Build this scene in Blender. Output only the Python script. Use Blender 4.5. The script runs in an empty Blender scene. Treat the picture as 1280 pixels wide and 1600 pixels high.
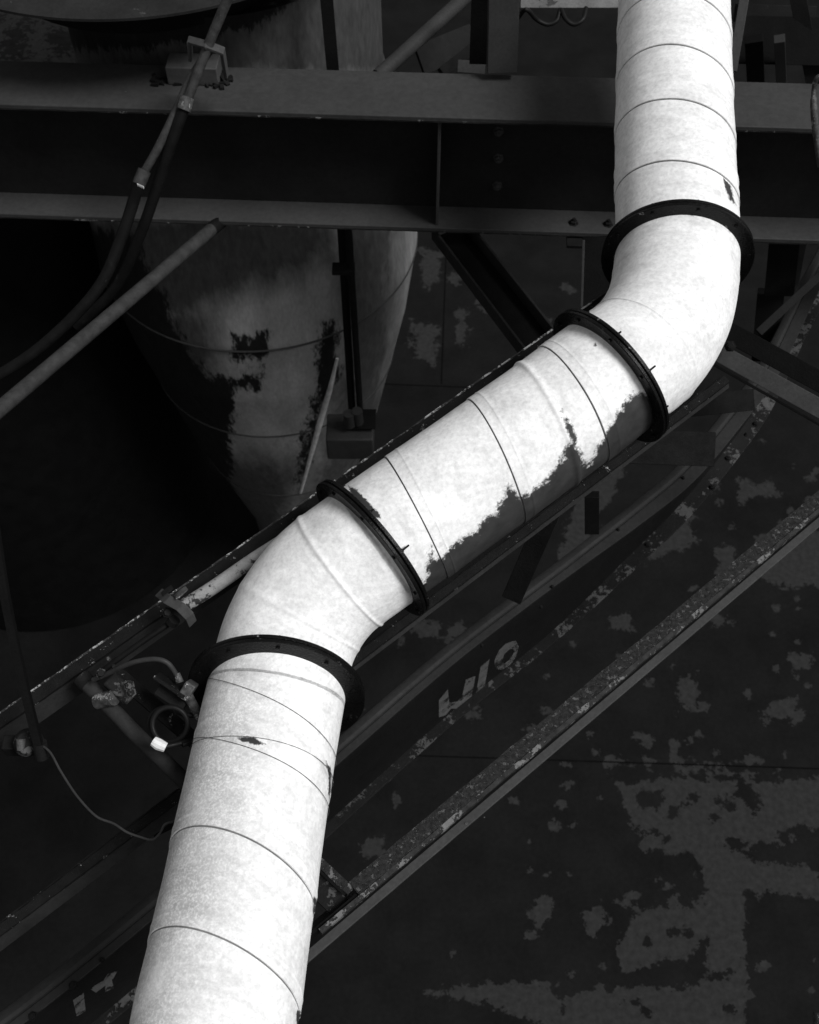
import bpy, bmesh, math, random
import numpy as np
from mathutils import Vector, Matrix
random.seed(7); rng = np.random.default_rng(7)
R = math.radians
scene = bpy.context.scene
C = scene.collection

# ------------------------------------------------------------------ camera
PW, PH, F = 1280.0, 1600.0, 1700.0
PITCH = R(55.0)
CAM = Vector((0, 0, 8.5))
cd = bpy.data.cameras.new('camera'); cam = bpy.data.objects.new('camera', cd); C.objects.link(cam)
cd.sensor_fit = 'VERTICAL'; cd.sensor_height = 36.0; cd.sensor_width = 28.8
cd.lens = F/PH*36.0; cd.clip_start = 0.05; cd.clip_end = 300
cam.location = CAM; cam.rotation_euler = (math.pi/2 - PITCH, 0, 0)
cd.dof.use_dof = True; cd.dof.focus_distance = 3.45; cd.dof.aperture_fstop = 4.0
scene.camera = cam
# ------------------------------------------------------------------ world: overcast daylight, neutral
SUN_EL, SUN_AZ = R(55), R(114)            # azimuth clockwise from +Y
w = bpy.data.worlds.new('World'); scene.world = w; w.use_nodes = True
nt = w.node_tree; nt.nodes.clear()
sky = nt.nodes.new('ShaderNodeTexSky'); sky.sky_type = 'NISHITA'; sky.sun_disc = False
sky.sun_elevation = SUN_EL; sky.sun_rotation = SUN_AZ
bw = nt.nodes.new('ShaderNodeRGBToBW'); bg = nt.nodes.new('ShaderNodeBackground'); wo = nt.nodes.new('ShaderNodeOutputWorld')
bg.inputs['Strength'].default_value = 0.09
nt.links.new(sky.outputs[0], bw.inputs[0]); nt.links.new(bw.outputs[0], bg.inputs[0]); nt.links.new(bg.outputs[0], wo.inputs[0])
sl = bpy.data.lights.new('sun', 'SUN'); sl.energy = 2.5; sl.angle = R(22); sl.color = (1, 1, 1)
so = bpy.data.objects.new('sun', sl); C.objects.link(so)
sdir = Vector((math.sin(SUN_AZ)*math.cos(SUN_EL), math.cos(SUN_AZ)*math.cos(SUN_EL), math.sin(SUN_EL)))
so.rotation_euler = sdir.to_track_quat('Z', 'Y').to_euler(); so.location = CAM + sdir*20
scene.view_settings.view_transform = 'Standard'; scene.view_settings.look = 'None'
scene.view_settings.exposure = 0.38; scene.view_settings.gamma = 1.0

# ------------------------------------------------------------------ photo measurements -> world
FWD = Vector((0, math.cos(PITCH), -math.sin(PITCH))); UP = Vector((0, math.sin(PITCH), math.cos(PITCH)))
def ray(px, py): return Vector(((px-PW/2)/F, 0, 0)) + FWD + UP*((PH/2-py)/F)
def W(px, py, z): return CAM + ray(px, py)*z                      # at depth z
def WZ(px, py, h):                                                # on a horizontal plane h (relative to the camera)
    r = ray(px, py); return CAM + r*(h/r.z)
def WY(px, py, y):
    r = ray(px, py); return CAM + r*(y/r.y)
def proj(v):
    v = np.asarray(v, float) - np.array(CAM)
    z = v @ np.array(FWD); x = v[:, 0]; u = v @ np.array(UP)
    return np.stack([PW/2 + F*x/z, PH/2 - F*u/z], 1), z

# ------------------------------------------------------------------ materials
def mat(name, c1, c2=None, scale=8.0, rough=0.6, bump=0.15, bscale=60.0, flake=None, mask=None, stretch=None,
        metallic=0.0, speck=None, spec=0.2, lines=None, fine=0):
    """grey weathered paint / steel. flake=(scale, threshold, value): chips; mask=(attr, value, noise scale, noise amount): wear, tone or painted shade placed by an attribute"""
    m = bpy.data.materials.new(name); m.use_nodes = True; t = m.node_tree; N = t.nodes; L = t.links
    p = N['Principled BSDF']; p.inputs['Metallic'].default_value = metallic
    p.inputs['Specular IOR Level'].default_value = spec
    tc = N.new('ShaderNodeTexCoord'); mp = N.new('ShaderNodeMapping'); L.new(tc.outputs['Object'], mp.inputs[0])
    if stretch: mp.inputs['Scale'].default_value = stretch
    def noise(s, d=6, r=0.6, src=None):
        n = N.new('ShaderNodeTexNoise'); n.inputs['Scale'].default_value = s; n.inputs['Detail'].default_value = d
        n.inputs['Roughness'].default_value = r; L.new(src or mp.outputs[0], n.inputs['Vector']); return n.outputs['Fac']
    def mr(v, a, b, c=0.0, d=1.0):
        n = N.new('ShaderNodeMapRange'); L.new(v, n.inputs[0]); n.inputs[1].default_value = a; n.inputs[2].default_value = b
        n.inputs[3].default_value = c; n.inputs[4].default_value = d; return n.outputs[0]
    def mth(op, a, b):
        n = N.new('ShaderNodeMath'); n.operation = op
        for i, x in enumerate((a, b)):
            if isinstance(x, (int, float)): n.inputs[i].default_value = x
            else: L.new(x, n.inputs[i])
        return n.outputs[0]
    def mix(fac, a, b):
        n = N.new('ShaderNodeMix'); n.data_type = 'FLOAT'; L.new(fac, n.inputs[0])
        for i, x in ((2, a), (3, b)):
            if isinstance(x, (int, float)): n.inputs[i].default_value = x
            else: L.new(x, n.inputs[i])
        return n.outputs[0]
    c2 = c1*0.6 if c2 is None else c2
    val = mix(mr(noise(scale), 0.35, 0.68), c1, c2)
    val = mth('MULTIPLY', val, mr(noise(scale*14, 3), 0.3, 0.7, 0.86, 1.12))
    h = noise(bscale, 5)
    if fine:
        def at(nm):
            a = N.new('ShaderNodeAttribute'); a.attribute_name = nm; return a.outputs['Fac']
        cb = N.new('ShaderNodeCombineXYZ'); L.new(mth('MULTIPLY', at('uu'), 26.0), cb.inputs[0]); L.new(mth('MULTIPLY', at('cq'), 1.6), cb.inputs[1]); L.new(mth('MULTIPLY', at('sq'), 1.6), cb.inputs[2])
        br_ = mr(noise(1.0, 6, 0.62, cb.outputs[0]), 0.48, 0.75, 1.0, 0.80)
        val = mth('MULTIPLY', val, br_)
        sp = at('spk'); sn = noise(150, 3, 0.6)
        dirt = mth('MULTIPLY', sp, mr(noise(6, 5, 0.6), 0.3, 0.6, 0.12, 0.30))
        val = mth('MULTIPLY', val, mth('SUBTRACT', 1.0, mth('MULTIPLY', dirt, mr(sn, 0.47, 0.60, 1.0, 0.15))))
        val = mth('MULTIPLY', val, mr(noise(38, 8, 0.75), 0.56, 0.72, 1.0, 0.88))
    if fine: val = mth('MULTIPLY', val, mr(noise(330, 2), 0.25, 0.75, 1-fine, 1+fine*0.5))
    if lines:   # faint wipe streaks
        mp2 = N.new('ShaderNodeMapping'); L.new(tc.outputs['Object'], mp2.inputs[0]); mp2.inputs['Scale'].default_value = lines
        val = mth('MULTIPLY', val, mr(noise(1.0, 5, 0.65, mp2.outputs[0]), 0.3, 0.72, 1.06, 0.86))
    if speck:
        vo = N.new('ShaderNodeTexVoronoi'); vo.inputs['Scale'].default_value = speck[0]; L.new(mp.outputs[0], vo.inputs['Vector'])
        s = mth('MULTIPLY', mr(vo.outputs['Distance'], 0.18, 0.42, 1, 0), mr(noise(2.2, 3), 0.45, 0.62))
        val = mix(s, val, speck[1])
    if flake:
        th = 0.5+(flake[1]-0.5)*0.72
        f = mr(mth('ADD', mth('MULTIPLY', noise(flake[0]*0.45, 3, 0.5), 0.5), mth('MULTIPLY', noise(flake[0]*2.6, 6, 0.7), 0.5)), th, th+0.02)
        val = mix(f, val, mth('MULTIPLY', mr(noise(40, 4), 0.3, 0.7, 0.75, 1.1), flake[2]))
        h = mth('ADD', h, mth('MULTIPLY', f, -0.8))
    if mask:
        for attr, v, ns, amt, *sw in mask:
            a = N.new('ShaderNodeAttribute'); a.attribute_name = attr
            n1 = mth('MULTIPLY', mth('SUBTRACT', noise(ns, 9, 0.68), 0.5), amt)
            if attr != 'seam': n1 = mth('ADD', n1, mth('MULTIPLY', mth('SUBTRACT', noise(ns*4.3, 6, 0.7), 0.5), amt*0.45))
            f = mr(mth('ADD', a.outputs['Fac'], n1), -0.01-(sw[0] if sw else 0), 0.015+(sw[0] if sw else 0))
            val = mix(f, val, mth('MULTIPLY', mr(noise(22, 5), 0.3, 0.7, 0.72, 1.22), v))
            h = mth('ADD', h, mth('MULTIPLY', f, -1.0))
    cc = N.new('ShaderNodeCombineColor')
    for i in range(3): L.new(val, cc.inputs[i])
    L.new(cc.outputs[0], p.inputs['Base Color'])
    L.new(mr(noise(scale*3, 4), 0.3, 0.7, rough-0.1, rough+0.12), p.inputs['Roughness'])
    b = N.new('ShaderNodeBump'); b.inputs['Strength'].default_value = bump; b.inputs['Distance'].default_value = 0.004
    L.new(h, b.inputs['Height']); L.new(b.outputs[0], p.inputs['Normal'])
    return m

M = {}
M['duct'] = mat('white_duct_paint', 0.88, 0.79, 5, 0.55, 0.12, 90, mask=[('bare_shade', 0.038, 26, 0.16), ('seam', 0.22, 60, 0.3)], lines=(3, 9, 30), fine=0.07)
M['flange'] = mat('black_flange_steel', 0.003, 0.005, 12, 0.28, 0.5, 140, flake=(60, 0.69, 0.2), spec=0.14)
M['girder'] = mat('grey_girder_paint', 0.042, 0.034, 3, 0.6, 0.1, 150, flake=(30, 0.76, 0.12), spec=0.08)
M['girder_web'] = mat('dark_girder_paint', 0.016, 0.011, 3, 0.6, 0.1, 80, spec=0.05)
M['edgewear'] = mat('scaled_edge_paint', 0.02, 0.012, 14, 0.7, 0.8, 150, flake=(16, 0.60, 0.16), spec=0.08)
M['dark'] = mat('dark_steel', 0.012, 0.007, 7, 0.6, 0.5, 120, flake=(40, 0.72, 0.06), spec=0.08)
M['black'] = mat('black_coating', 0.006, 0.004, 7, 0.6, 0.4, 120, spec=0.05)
M['tooth'] = mat('scaled_rusty_edge', 0.010, 0.006, 20, 0.7, 1.0, 220, flake=(70, 0.64, 0.30), spec=0.08)
M['chalk'] = mat('chalky_edge', 0.06, 0.012, 60, 0.8, 1.0, 240, flake=(48, 0.52, 0.45), spec=0.05)
M['rail'] = mat('worn_rail_paint', 0.030, 0.018, 6, 0.65, 0.3, 90, flake=(18, 0.73, 0.10), spec=0.08)
M['curve'] = mat('dark_grey_curved_beam_paint', 0.024, 0.016, 4, 0.6, 0.25, 70, flake=(26, 0.72, 0.01), spec=0.08)
M['curveweb'] = mat('beam_web_paint', 0.011, 0.008, 4, 0.65, 0.2, 70, spec=0.05)
M['peeled'] = mat('peeled_flange_paint', 0.014, 0.010, 9, 0.7, 0.6, 60, flake=(14, 0.53, 0.075), spec=0.08)
M['grain'] = mat('grainy_grit_paint', 0.034, 0.012, 70, 0.85, 1.0, 260, flake=(110, 0.56, 0.10), spec=0.05)
M['lip'] = mat('scratched_lip_paint', 0.03, 0.012, 30, 0.6, 0.9, 120, flake=(24, 0.53, 0.13), spec=0.08)
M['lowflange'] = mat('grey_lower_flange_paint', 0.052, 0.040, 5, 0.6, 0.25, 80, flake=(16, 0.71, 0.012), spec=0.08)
M['tube'] = mat('grey_tube_paint', 0.042, 0.024, 22, 0.6, 0.6, 150, flake=(12, 0.74, 0.35), spec=0.08)
M['conduit'] = mat('conduit_zinc', 0.045, 0.022, 30, 0.6, 0.6, 130, flake=(50, 0.66, 0.11), spec=0.1)
M['darkconduit'] = mat('dark_conduit', 0.007, 0.004, 20, 0.6, 0.3, 130, flake=(40, 0.7, 0.03), spec=0.08)
M['zinc'] = mat('bare_zinc_fitting', 0.09, 0.025, 40, 0.5, 0.6, 120, flake=(60, 0.6, 0.4), metallic=0.2)
M['whitepipe'] = mat('flaking_white_conduit', 0.28, 0.2, 30, 0.7, 0.5, 90, flake=(16, 0.55, 0.03))
M['cable'] = mat('black_rubber_cable', 0.009, 0.006, 20, 0.5, 0.1, 100, spec=0.12)
M['tape'] = mat('white_tape', 0.75, 0.6, 20, 0.5, 0.3, 100)
M['wire'] = mat('grey_wire', 0.035, 0.022, 30, 0.5, 0.1, 100)
M['block'] = mat('grey_block', 0.055, 0.04, 30, 0.7, 0.4, 90)
M['letter'] = mat('faded_stencil_paint', 0.105, 0.07, 20, 0.7, 0.3, 90, flake=(22, 0.56, 0.012))
M['floor'] = mat('dark_painted_floor', 0.0088, 0.0055, 2.1, 0.7, 0.15, 30, mask=[('bare_shade', 0.023, 7.0, 0.72)], spec=0.03)
M['joint'] = mat('floor_joint_filler', 0.0045, 0.003, 6, 0.9, 0.1, 60, spec=0.0)
M['hopper'] = mat('streaked_hopper_paint', 0.27, 0.17, 3, 0.6, 0.15, 60, mask=[('half_tone', 0.055, 4, 0.6, 0.2), ('bare_shade', 0.012, 9, 0.5, 0.02)], stretch=(1.5, 1.5, 0.55), spec=0.05)  # near-black mask paints shade plus small stains; the other is a darker tone
M['hopperseam'] = mat('pale_weld_strip', 0.5, 0.3, 20, 0.6, 0.5, 60)
M['vessel'] = mat('dark_vessel_paint', 0.022, 0.014, 5, 0.6, 0.3, 50, flake=(14, 0.66, 0.05), spec=0.08)
M['flaky'] = mat('flaky_vessel_band', 0.014, 0.01, 8, 0.7, 0.3, 60, flake=(9, 0.5, 0.06))
M['post'] = mat('grey_post_paint', 0.036, 0.028, 6, 0.6, 0.1, 90, flake=(50, 0.74, 0.012), spec=0.08)
M['palebar'] = mat('pale_bar_paint', 0.17, 0.10, 10, 0.6, 0.4, 60, flake=(12, 0.6, 0.04))

# ------------------------------------------------------------------ mesh helpers
class MB:
    def __init__(s): s.v = []; s.f = []
    def add(s, vs, fs):
        o = len(s.v); s.v += [Vector(x) for x in vs]; s.f += [tuple(i+o for i in f) for f in fs]
    def box(s, c, ax, ay, az, sx, sy, sz):
        c = Vector(c); vs = []
        for k in (-1, 1):
            for j in (-1, 1):
                for i in (-1, 1): vs.append(c + ax*(i*sx/2) + ay*(j*sy/2) + az*(k*sz/2))
        s.add(vs, [(0, 2, 3, 1), (4, 5, 7, 6), (0, 1, 5, 4), (2, 6, 7, 3), (0, 4, 6, 2), (1, 3, 7, 5)])
    def rod(s, pts, r, n=14, caps=True):
        pts = [Vector(p) for p in pts]; m = len(pts)
        rs = r if isinstance(r, (list, tuple)) else [r]*m
        t0 = (pts[1]-pts[0]).normalized(); a = t0.orthogonal().normalized(); vs = []
        for i, p in enumerate(pts):
            t = (pts[min(i+1, m-1)]-pts[max(i-1, 0)]).normalized()
            a = (a - t*a.dot(t)).normalized(); b = t.cross(a)
            for k in range(n):
                q = 2*math.pi*k/n; vs.append(p + (a*math.cos(q)+b*math.sin(q))*rs[i])
        fs = [(i*n+k, i*n+(k+1) % n, (i+1)*n+(k+1) % n, (i+1)*n+k) for i in range(m-1) for k in range(n)]
        if caps: fs += [tuple(reversed(range(n))), tuple((m-1)*n+k for k in range(n))]
        s.add(vs, fs)
    def sweep(s, prof, path, up=Vector((0, 0, 1)), jitter=0):
        """closed profile (side, up) swept along path; side = dir x up"""
        path = [Vector(p) for p in path]; m = len(path); pf = prof if callable(prof) else (lambda i: prof); n = len(pf(0)); vs = []
        for i, p in enumerate(path):
            d = (path[min(i+1, m-1)]-path[max(i-1, 0)]).normalized(); sd = d.cross(up).normalized(); u = sd.cross(d).normalized()
            for (a, b) in pf(i):
                vs.append(p + sd*(a+random.uniform(-jitter, jitter)) + u*(b+random.uniform(-jitter, jitter)))
        fs = [(i*n+k, (i+1)*n+k, (i+1)*n+(k+1) % n, i*n+(k+1) % n) for i in range(m-1) for k in range(n)]
        fs += [tuple(range(n)), tuple(reversed([(m-1)*n+k for k in range(n)]))]
        s.add(vs, fs)
    def ring(s, c, nrm, ri, ro, th, n=96):
        """annular plate centred on c"""
        nrm = nrm.normalized(); a = nrm.orthogonal().normalized(); b = nrm.cross(a); vs = []
        ch = th*0.18
        prof = [(ri, -th/2), (ro-ch, -th/2), (ro, -th/2+ch), (ro, th/2-ch), (ro-ch, th/2), (ri, th/2)]
        m = len(prof)
        for k in range(n):
            q = 2*math.pi*k/n; d = a*math.cos(q)+b*math.sin(q)
            for (r, h) in prof: vs.append(c + d*r + nrm*h)
        fs = [(k*m+j, ((k+1) % n)*m+j, ((k+1) % n)*m+(j+1) % m, k*m+(j+1) % m) for k in range(n) for j in range(m)]
        s.add(vs, fs)
    def lathe(s, c, prof, n=96, a0=0, a1=2*math.pi):
        vs = []; m = len(prof); full = abs(a1-a0-2*math.pi) < 1e-6; nn = n if full else n+1
        for k in range(nn):
            q = a0+(a1-a0)*k/n
            for (r, h) in prof: vs.append(Vector(c)+Vector((math.cos(q)*r, math.sin(q)*r, h)))
        fs = [(k*m+j, ((k+1) % nn)*m+j, ((k+1) % nn)*m+j+1, k*m+j+1) for k in range(n) for j in range(m-1)]
        s.add(vs, fs)
    def bolt(s, p, nrm, r=0.014, h=0.012, washer=True, stud=0.0):
        p = Vector(p); nrm = nrm.normalized()
        hs = [(0, 1.4), (0.003, 1.4)] if washer else []
        hs += [(0.0031, 1), (0.003+h*0.8, 1), (0.003+h, 0.85)]
        if stud: hs += [(0.0031+h, 0.5), (0.003+h+stud, 0.45)]
        s.rod([p+nrm*a for a, _ in hs], [r*b for _, b in hs], 12 if r < 0.01 else 6)
    def poly(s, pts, back):
        n = len(pts); pts = [Vector(p) for p in pts]
        s.add(pts+[p+back for p in pts], [tuple(range(n)), tuple(reversed(range(n, 2*n)))] + [(i, i+n, (i+1) % n+n, (i+1) % n) for i in range(n)])
    def build(s, name, m, parent=None, base=None, bevel=0.0, smooth=True, attrs=None):
        base = Vector(base) if base is not None else (WB[parent.name] if parent else Vector((0, 0, 0)))
        me = bpy.data.meshes.new(name); me.from_pydata([tuple(v-base) for v in s.v], [], s.f); me.update()
        bm = bmesh.new(); bm.from_mesh(me); bmesh.ops.recalc_face_normals(bm, faces=bm.faces); bm.to_mesh(me); bm.free()
        me.materials.append(m)
        if attrs:
            for k, a in attrs.items():
                at = me.attributes.new(k, 'FLOAT', 'POINT'); at.data.foreach_set('value', np.asarray(a, np.float32))
        if smooth:
            me.polygons.foreach_set('use_smooth', [True]*len(me.polygons)); me.set_sharp_from_angle(angle=R(32))
        o = bpy.data.objects.new(name, me); C.objects.link(o)
        if parent: o.parent = parent; o.location = base - WB[parent.name]
        else: o.location = base
        WB[o.name] = base
        if bevel:
            bv = o.modifiers.new('bevel', 'BEVEL'); bv.width = bevel; bv.segments = 2; bv.limit_method = 'ANGLE'; bv.angle_limit = R(40)
        return o
WB = {}
def tag(o, label=None, cat=None, group=None, kind=None):
    if label: o['label'] = label
    if cat: o['category'] = cat
    if group: o['group'] = group
    if kind: o['kind'] = kind
    return o
def thing(name, base, label, cat, group=None):
    o = bpy.data.objects.new(name, None); C.objects.link(o); o.location = base; o.empty_display_size = 0.1
    WB[o.name] = Vector(base); return tag(o, label, cat, group)
X, Y, Z = Vector((1, 0, 0)), Vector((0, 1, 0)), Vector((0, 0, 1))

def catmull(P, n=12):
    P = [Vector(p) for p in P]; out = []
    for i in range(len(P)-1):
        p0 = P[i-1] if i else P[0]*2-P[1]; p1, p2 = P[i], P[i+1]; p3 = P[i+2] if i+2 < len(P) else P[-1]*2-P[-2]
        for k in range(n):
            t = k/n; out.append(0.5*((2*p1)+(p2-p0)*t+(2*p0-5*p1+4*p2-p3)*t*t+(3*p1-p0-3*p2+p3)*t**3))
    out.append(P[-1]); return out
def resample(P, step):
    d = [0]
    for a, b in zip(P, P[1:]): d.append(d[-1]+(b-a).length)
    n = max(2, int(round(d[-1]/step))+1); out = []; us = [d[-1]*i/(n-1) for i in range(n)]; j = 0
    for u in us:
        while j < len(d)-2 and d[j+1] < u: j += 1
        t = (u-d[j])/max(1e-9, d[j+1]-d[j]); out.append(P[j].lerp(P[j+1], t))
    return out, us
def sdf(pts, poly):
    """signed distance in photo pixels, + inside"""
    P = np.asarray(pts, float); V = np.asarray(poly, float); n = len(V); d = np.full(len(P), 1e9); ins = np.zeros(len(P), bool)
    for i in range(n):
        a, b = V[i], V[(i+1) % n]; e = b-a; wv = P-a
        t = np.clip((wv@e)/max(1e-9, e@e), 0, 1); d = np.minimum(d, np.linalg.norm(wv-t[:, None]*e, axis=1))
        c = ((a[1] > P[:, 1]) != (b[1] > P[:, 1])) & (P[:, 0] < (b[0]-a[0])*(P[:, 1]-a[1])/(b[1]-a[1]+1e-12)+a[0]); ins ^= c
    return np.where(ins, d, -d)
def grow(path, a, b=None):
    """extend a polyline past its ends"""
    b = a if b is None else b; p = list(path)
    return [p[0]+(p[0]-p[1]).normalized()*a] + p + [p[-1]+(p[-1]-p[-2]).normalized()*b]

# ================================================================== GROUND
FH = -8.5
fl = MB(); nx, ny = 420, 560; x0, x1, y0, y1 = -4.5, 5.5, 0.3, 13.5
xs = np.linspace(x0, x1, nx); ys = np.linspace(y0, y1, ny)
V = [(x, y, 0.0) for y in ys for x in xs]
Fc = [(j*nx+i, j*nx+i+1, (j+1)*nx+i+1, (j+1)*nx+i) for j in range(ny-1) for i in range(nx-1)]
pp, zz = proj(V)
big = [(965, 1225), (1080, 1215), (1180, 1225), (1290, 1215), (1290, 1290), (1250, 1300), (1200, 1330), (1135, 1325), (1180, 1345), (1260, 1355), (1290, 1380),
       (1290, 1400), (1190, 1395), (1165, 1430), (1165, 1600), (1160, 1640), (880, 1640), (880, 1555), (1000, 1540), (1085, 1545), (1105, 1520), (1100, 1470), (1060, 1500), (970, 1520), (960, 1480), (990, 1440), (990, 1410),
       (1020, 1420), (1080, 1410), (1100, 1370), (1085, 1335), (1010, 1330), (985, 1280)]
blobs = [[(660, 1550), (760, 1535), (870, 1540), (890, 1620), (760, 1570)], [(835, 1405), (865, 1402), (860, 1440), (845, 1450), (825, 1440)],
         [(905, 1430), (940, 1410), (950, 1445), (925, 1465)], [(1000, 820), (1080, 790), (1090, 850), (1010, 880)], [(1150, 750), (1210, 755), (1205, 775), (1155, 785)],
         [(1180, 850), (1290, 820), (1290, 920), (1215, 915), (1180, 900)], [(1060, 1060), (1090, 1050), (1090, 1110), (1060, 1115)], [(1195, 1100), (1250, 1085), (1240, 1120), (1195, 1135)],
         [(1235, 1020), (1270, 1020), (1265, 1045), (1240, 1045)], [(1120, 860), (1150, 850), (1150, 890), (1115, 900)], [(640, 500), (690, 510), (680, 570), (650, 560)], [(655, 390), (695, 390), (690, 440), (660, 450)],
         [(640, 960), (690, 975), (690, 1000), (640, 990)], [(700, 975), (725, 965), (720, 1000), (690, 1000)], [(945, 965), (990, 960), (990, 985), (950, 985)], [(1110, 950), (1145, 975), (1110, 980)],
         [(1000, 1150), (1020, 1150), (1018, 1175), (1004, 1178)], [(1045, 1160), (1065, 1160), (1055, 1180)], [(1060, 1205), (1215, 1205), (1215, 1212), (1060, 1212)], [(715, 480), (730, 480), (730, 540), (712, 535)],
         [(560, 1315), (600, 1310), (600, 1340), (560, 1345)], [(590, 0), (620, 10), (615, 40), (600, 35)], [(1030, 600), (1060, 640), (1000, 690), (900, 880), (860, 900), (900, 780)]]
holes = [[(1010, 1235), (1040, 1225), (1030, 1260), (1000, 1265)], [(1110, 1260), (1160, 1225), (1190, 1250), (1180, 1270), (1130, 1250)]]
fld = np.maximum(sdf(pp, big), np.max([sdf(pp, b)-1 for b in blobs], axis=0))
for h_ in holes: fld = np.minimum(fld, -sdf(pp, h_))
def ell(x, y, rx, ry): return (1-np.sqrt(((pp[:, 0]-x)/rx)**2+((pp[:, 1]-y)/ry)**2))*min(rx, ry)
for c in ((1006, 1250, 11, 15), (1050, 1273, 11, 8), (1087, 1247, 12, 7), (1118, 1275, 7, 7), (1015, 1302, 10, 5), (1043, 1313, 6, 10), (1072, 1258, 5, 3), (1140, 1262, 16, 7), (1150, 1320, 22, 7), (1200, 1326, 30, 12), (1250, 1310, 30, 22),
          (1075, 1390, 26, 30), (1095, 1400, 22, 14), (1051, 1456, 9, 6), (1075, 1461, 6, 8), (1015, 1470, 8, 10), (1093, 1435, 4, 4), (1120, 1528, 14, 7), (1142, 1518, 5, 4), (1240, 1420, 34, 12), (1175, 1420, 12, 30), (1180, 1500, 16, 60), (990, 1565, 9, 6), (1010, 1583, 9, 10), (1138, 1577, 9, 8), (975, 1562, 7, 6), (1230, 850, 14, 8)):
    fld = np.minimum(fld, -ell(*c)*1.3)
rs = np.random.default_rng(11)
for k in range(150):
    zone = k % 5
    if zone < 3: c = (rs.uniform(820, 1280), rs.uniform(960, 1560))
    elif zone == 3: c = (rs.uniform(560, 900), rs.uniform(960, 1560) if k % 2 else rs.uniform(400, 560))
    else: c = (rs.uniform(1080, 1280), rs.uniform(680, 960))
    rr = rs.uniform(2, 7)*(1.6 if rs.random() < 0.15 else 1)
    fld = np.maximum(fld, ell(c[0], c[1], rr*rs.uniform(.8, 1.8), rr)*1.4)
for k in range(26): fld = np.maximum(fld, ell(rs.uniform(940, 1260), rs.normal(1196, 9), rs.uniform(4, 14), rs.uniform(2, 5)))
sgn = fld > 0
reg = np.clip((pp[:, 0]-650)/400, 0, 1)*np.clip((pp[:, 1]-600)/300, 0, 1)*0.06
att = np.clip(fld/85.0, -0.235+reg, 0.30)
fl.v = [Vector(v) for v in V]; fl.f = Fc
# far skirt so that the ground reaches past any view
o = len(fl.v); B = 120
fl.v += [Vector(v) for v in ((-B, -B, -0.004), (B, -B, -0.004), (B, B, -0.004), (-B, B, -0.004))]; fl.f.append((o, o+1, o+2, o+3))
att = np.concatenate([att, [-0.3]*4])
tag(fl.build('floor', M['floor'], attrs={'bare_shade': att}), kind='structure')
for a, b in (((560, 1178), (1330, 1203)), ((520, 597), (900, 612)), ((698, 380), (690, 600))):
    p, q = WZ(*a, FH), WZ(*b, FH); d = (q-p).normalized(); jb = MB(); jb.box((p+q)/2+Z*0.004, d, d.cross(Z), Z, (q-p).length, 0.010, 0.003)
    tag(jb.build('floor_joint', M['joint']), kind='structure')

# ================================================================== THE WHITE DUCT
RAD = 0.22
ctl = [(325, 1700, 2.80), (336, 1600, 2.90), (354, 1500, 3.00), (377, 1375, 3.13), (407, 1210, 3.32), (432, 1085, 3.46), (455, 992, 3.53), (503, 918, 3.55), (582, 856, 3.55),
       (700, 773, 3.58), (820, 688, 3.62), (953, 588, 3.67), (1008, 545, 3.72), (1046, 480, 3.80), (1058, 395, 3.92), (1056, 300, 4.02), (1053, 200, 4.13), (1053, 100, 4.26), (1053, 0, 4.40), (1053, -120, 4.58)]
cl, us = resample(catmull([W(*c) for c in ctl], 20), 0.006)
clp, _ = proj(cl)
def u_at(px, py):
    return us[int(np.argmin((clp[:, 0]-px)**2+(clp[:, 1]-py)**2))]
uF = [u_at(433, 1080), u_at(581, 858), u_at(952, 588), u_at(1058, 400)]      # four flanges
seams = [(345, 1532), (377, 1375), (887, 624), (768, 712), (646, 802), (1052, 66), (1052, 146), (1052, 226), (1053, 318)]
beads = [((848, 655), 0.006, 0.011), ((534, 894), 0.0045, 0.008), ((996, 545), 0.003, 0.005), ((1053, 284), 0.003, 0.010), ((403, 1200), 0.0025, 0.012), ((470, 965), 0.002, 0.012), ((1056, 435), 0.0015, 0.006)]
uS = [u_at(*s) for s in seams]; uB = [(u_at(*b[0]), b[1], b[2]) for b in beads]
uFs = sorted(uF)
def skew(u):
    d = min(abs(u-f) for f in uFs); k = min(1.0, d/0.28)
    if uFs[0] < u < uFs[1] or uFs[2] < u < uFs[3]: return 0.0, 0.0
    k = k*k*(3-2*k)
    return (k*0.26, k*0.26) if u < uFs[0] else (k*0.20, k*0.04)
root = thing('duct', W(336, 1600, 2.9), 'large white insulated duct zigzagging across the whole photo, with black bolted flanges', 'duct')
NS = 176
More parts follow.
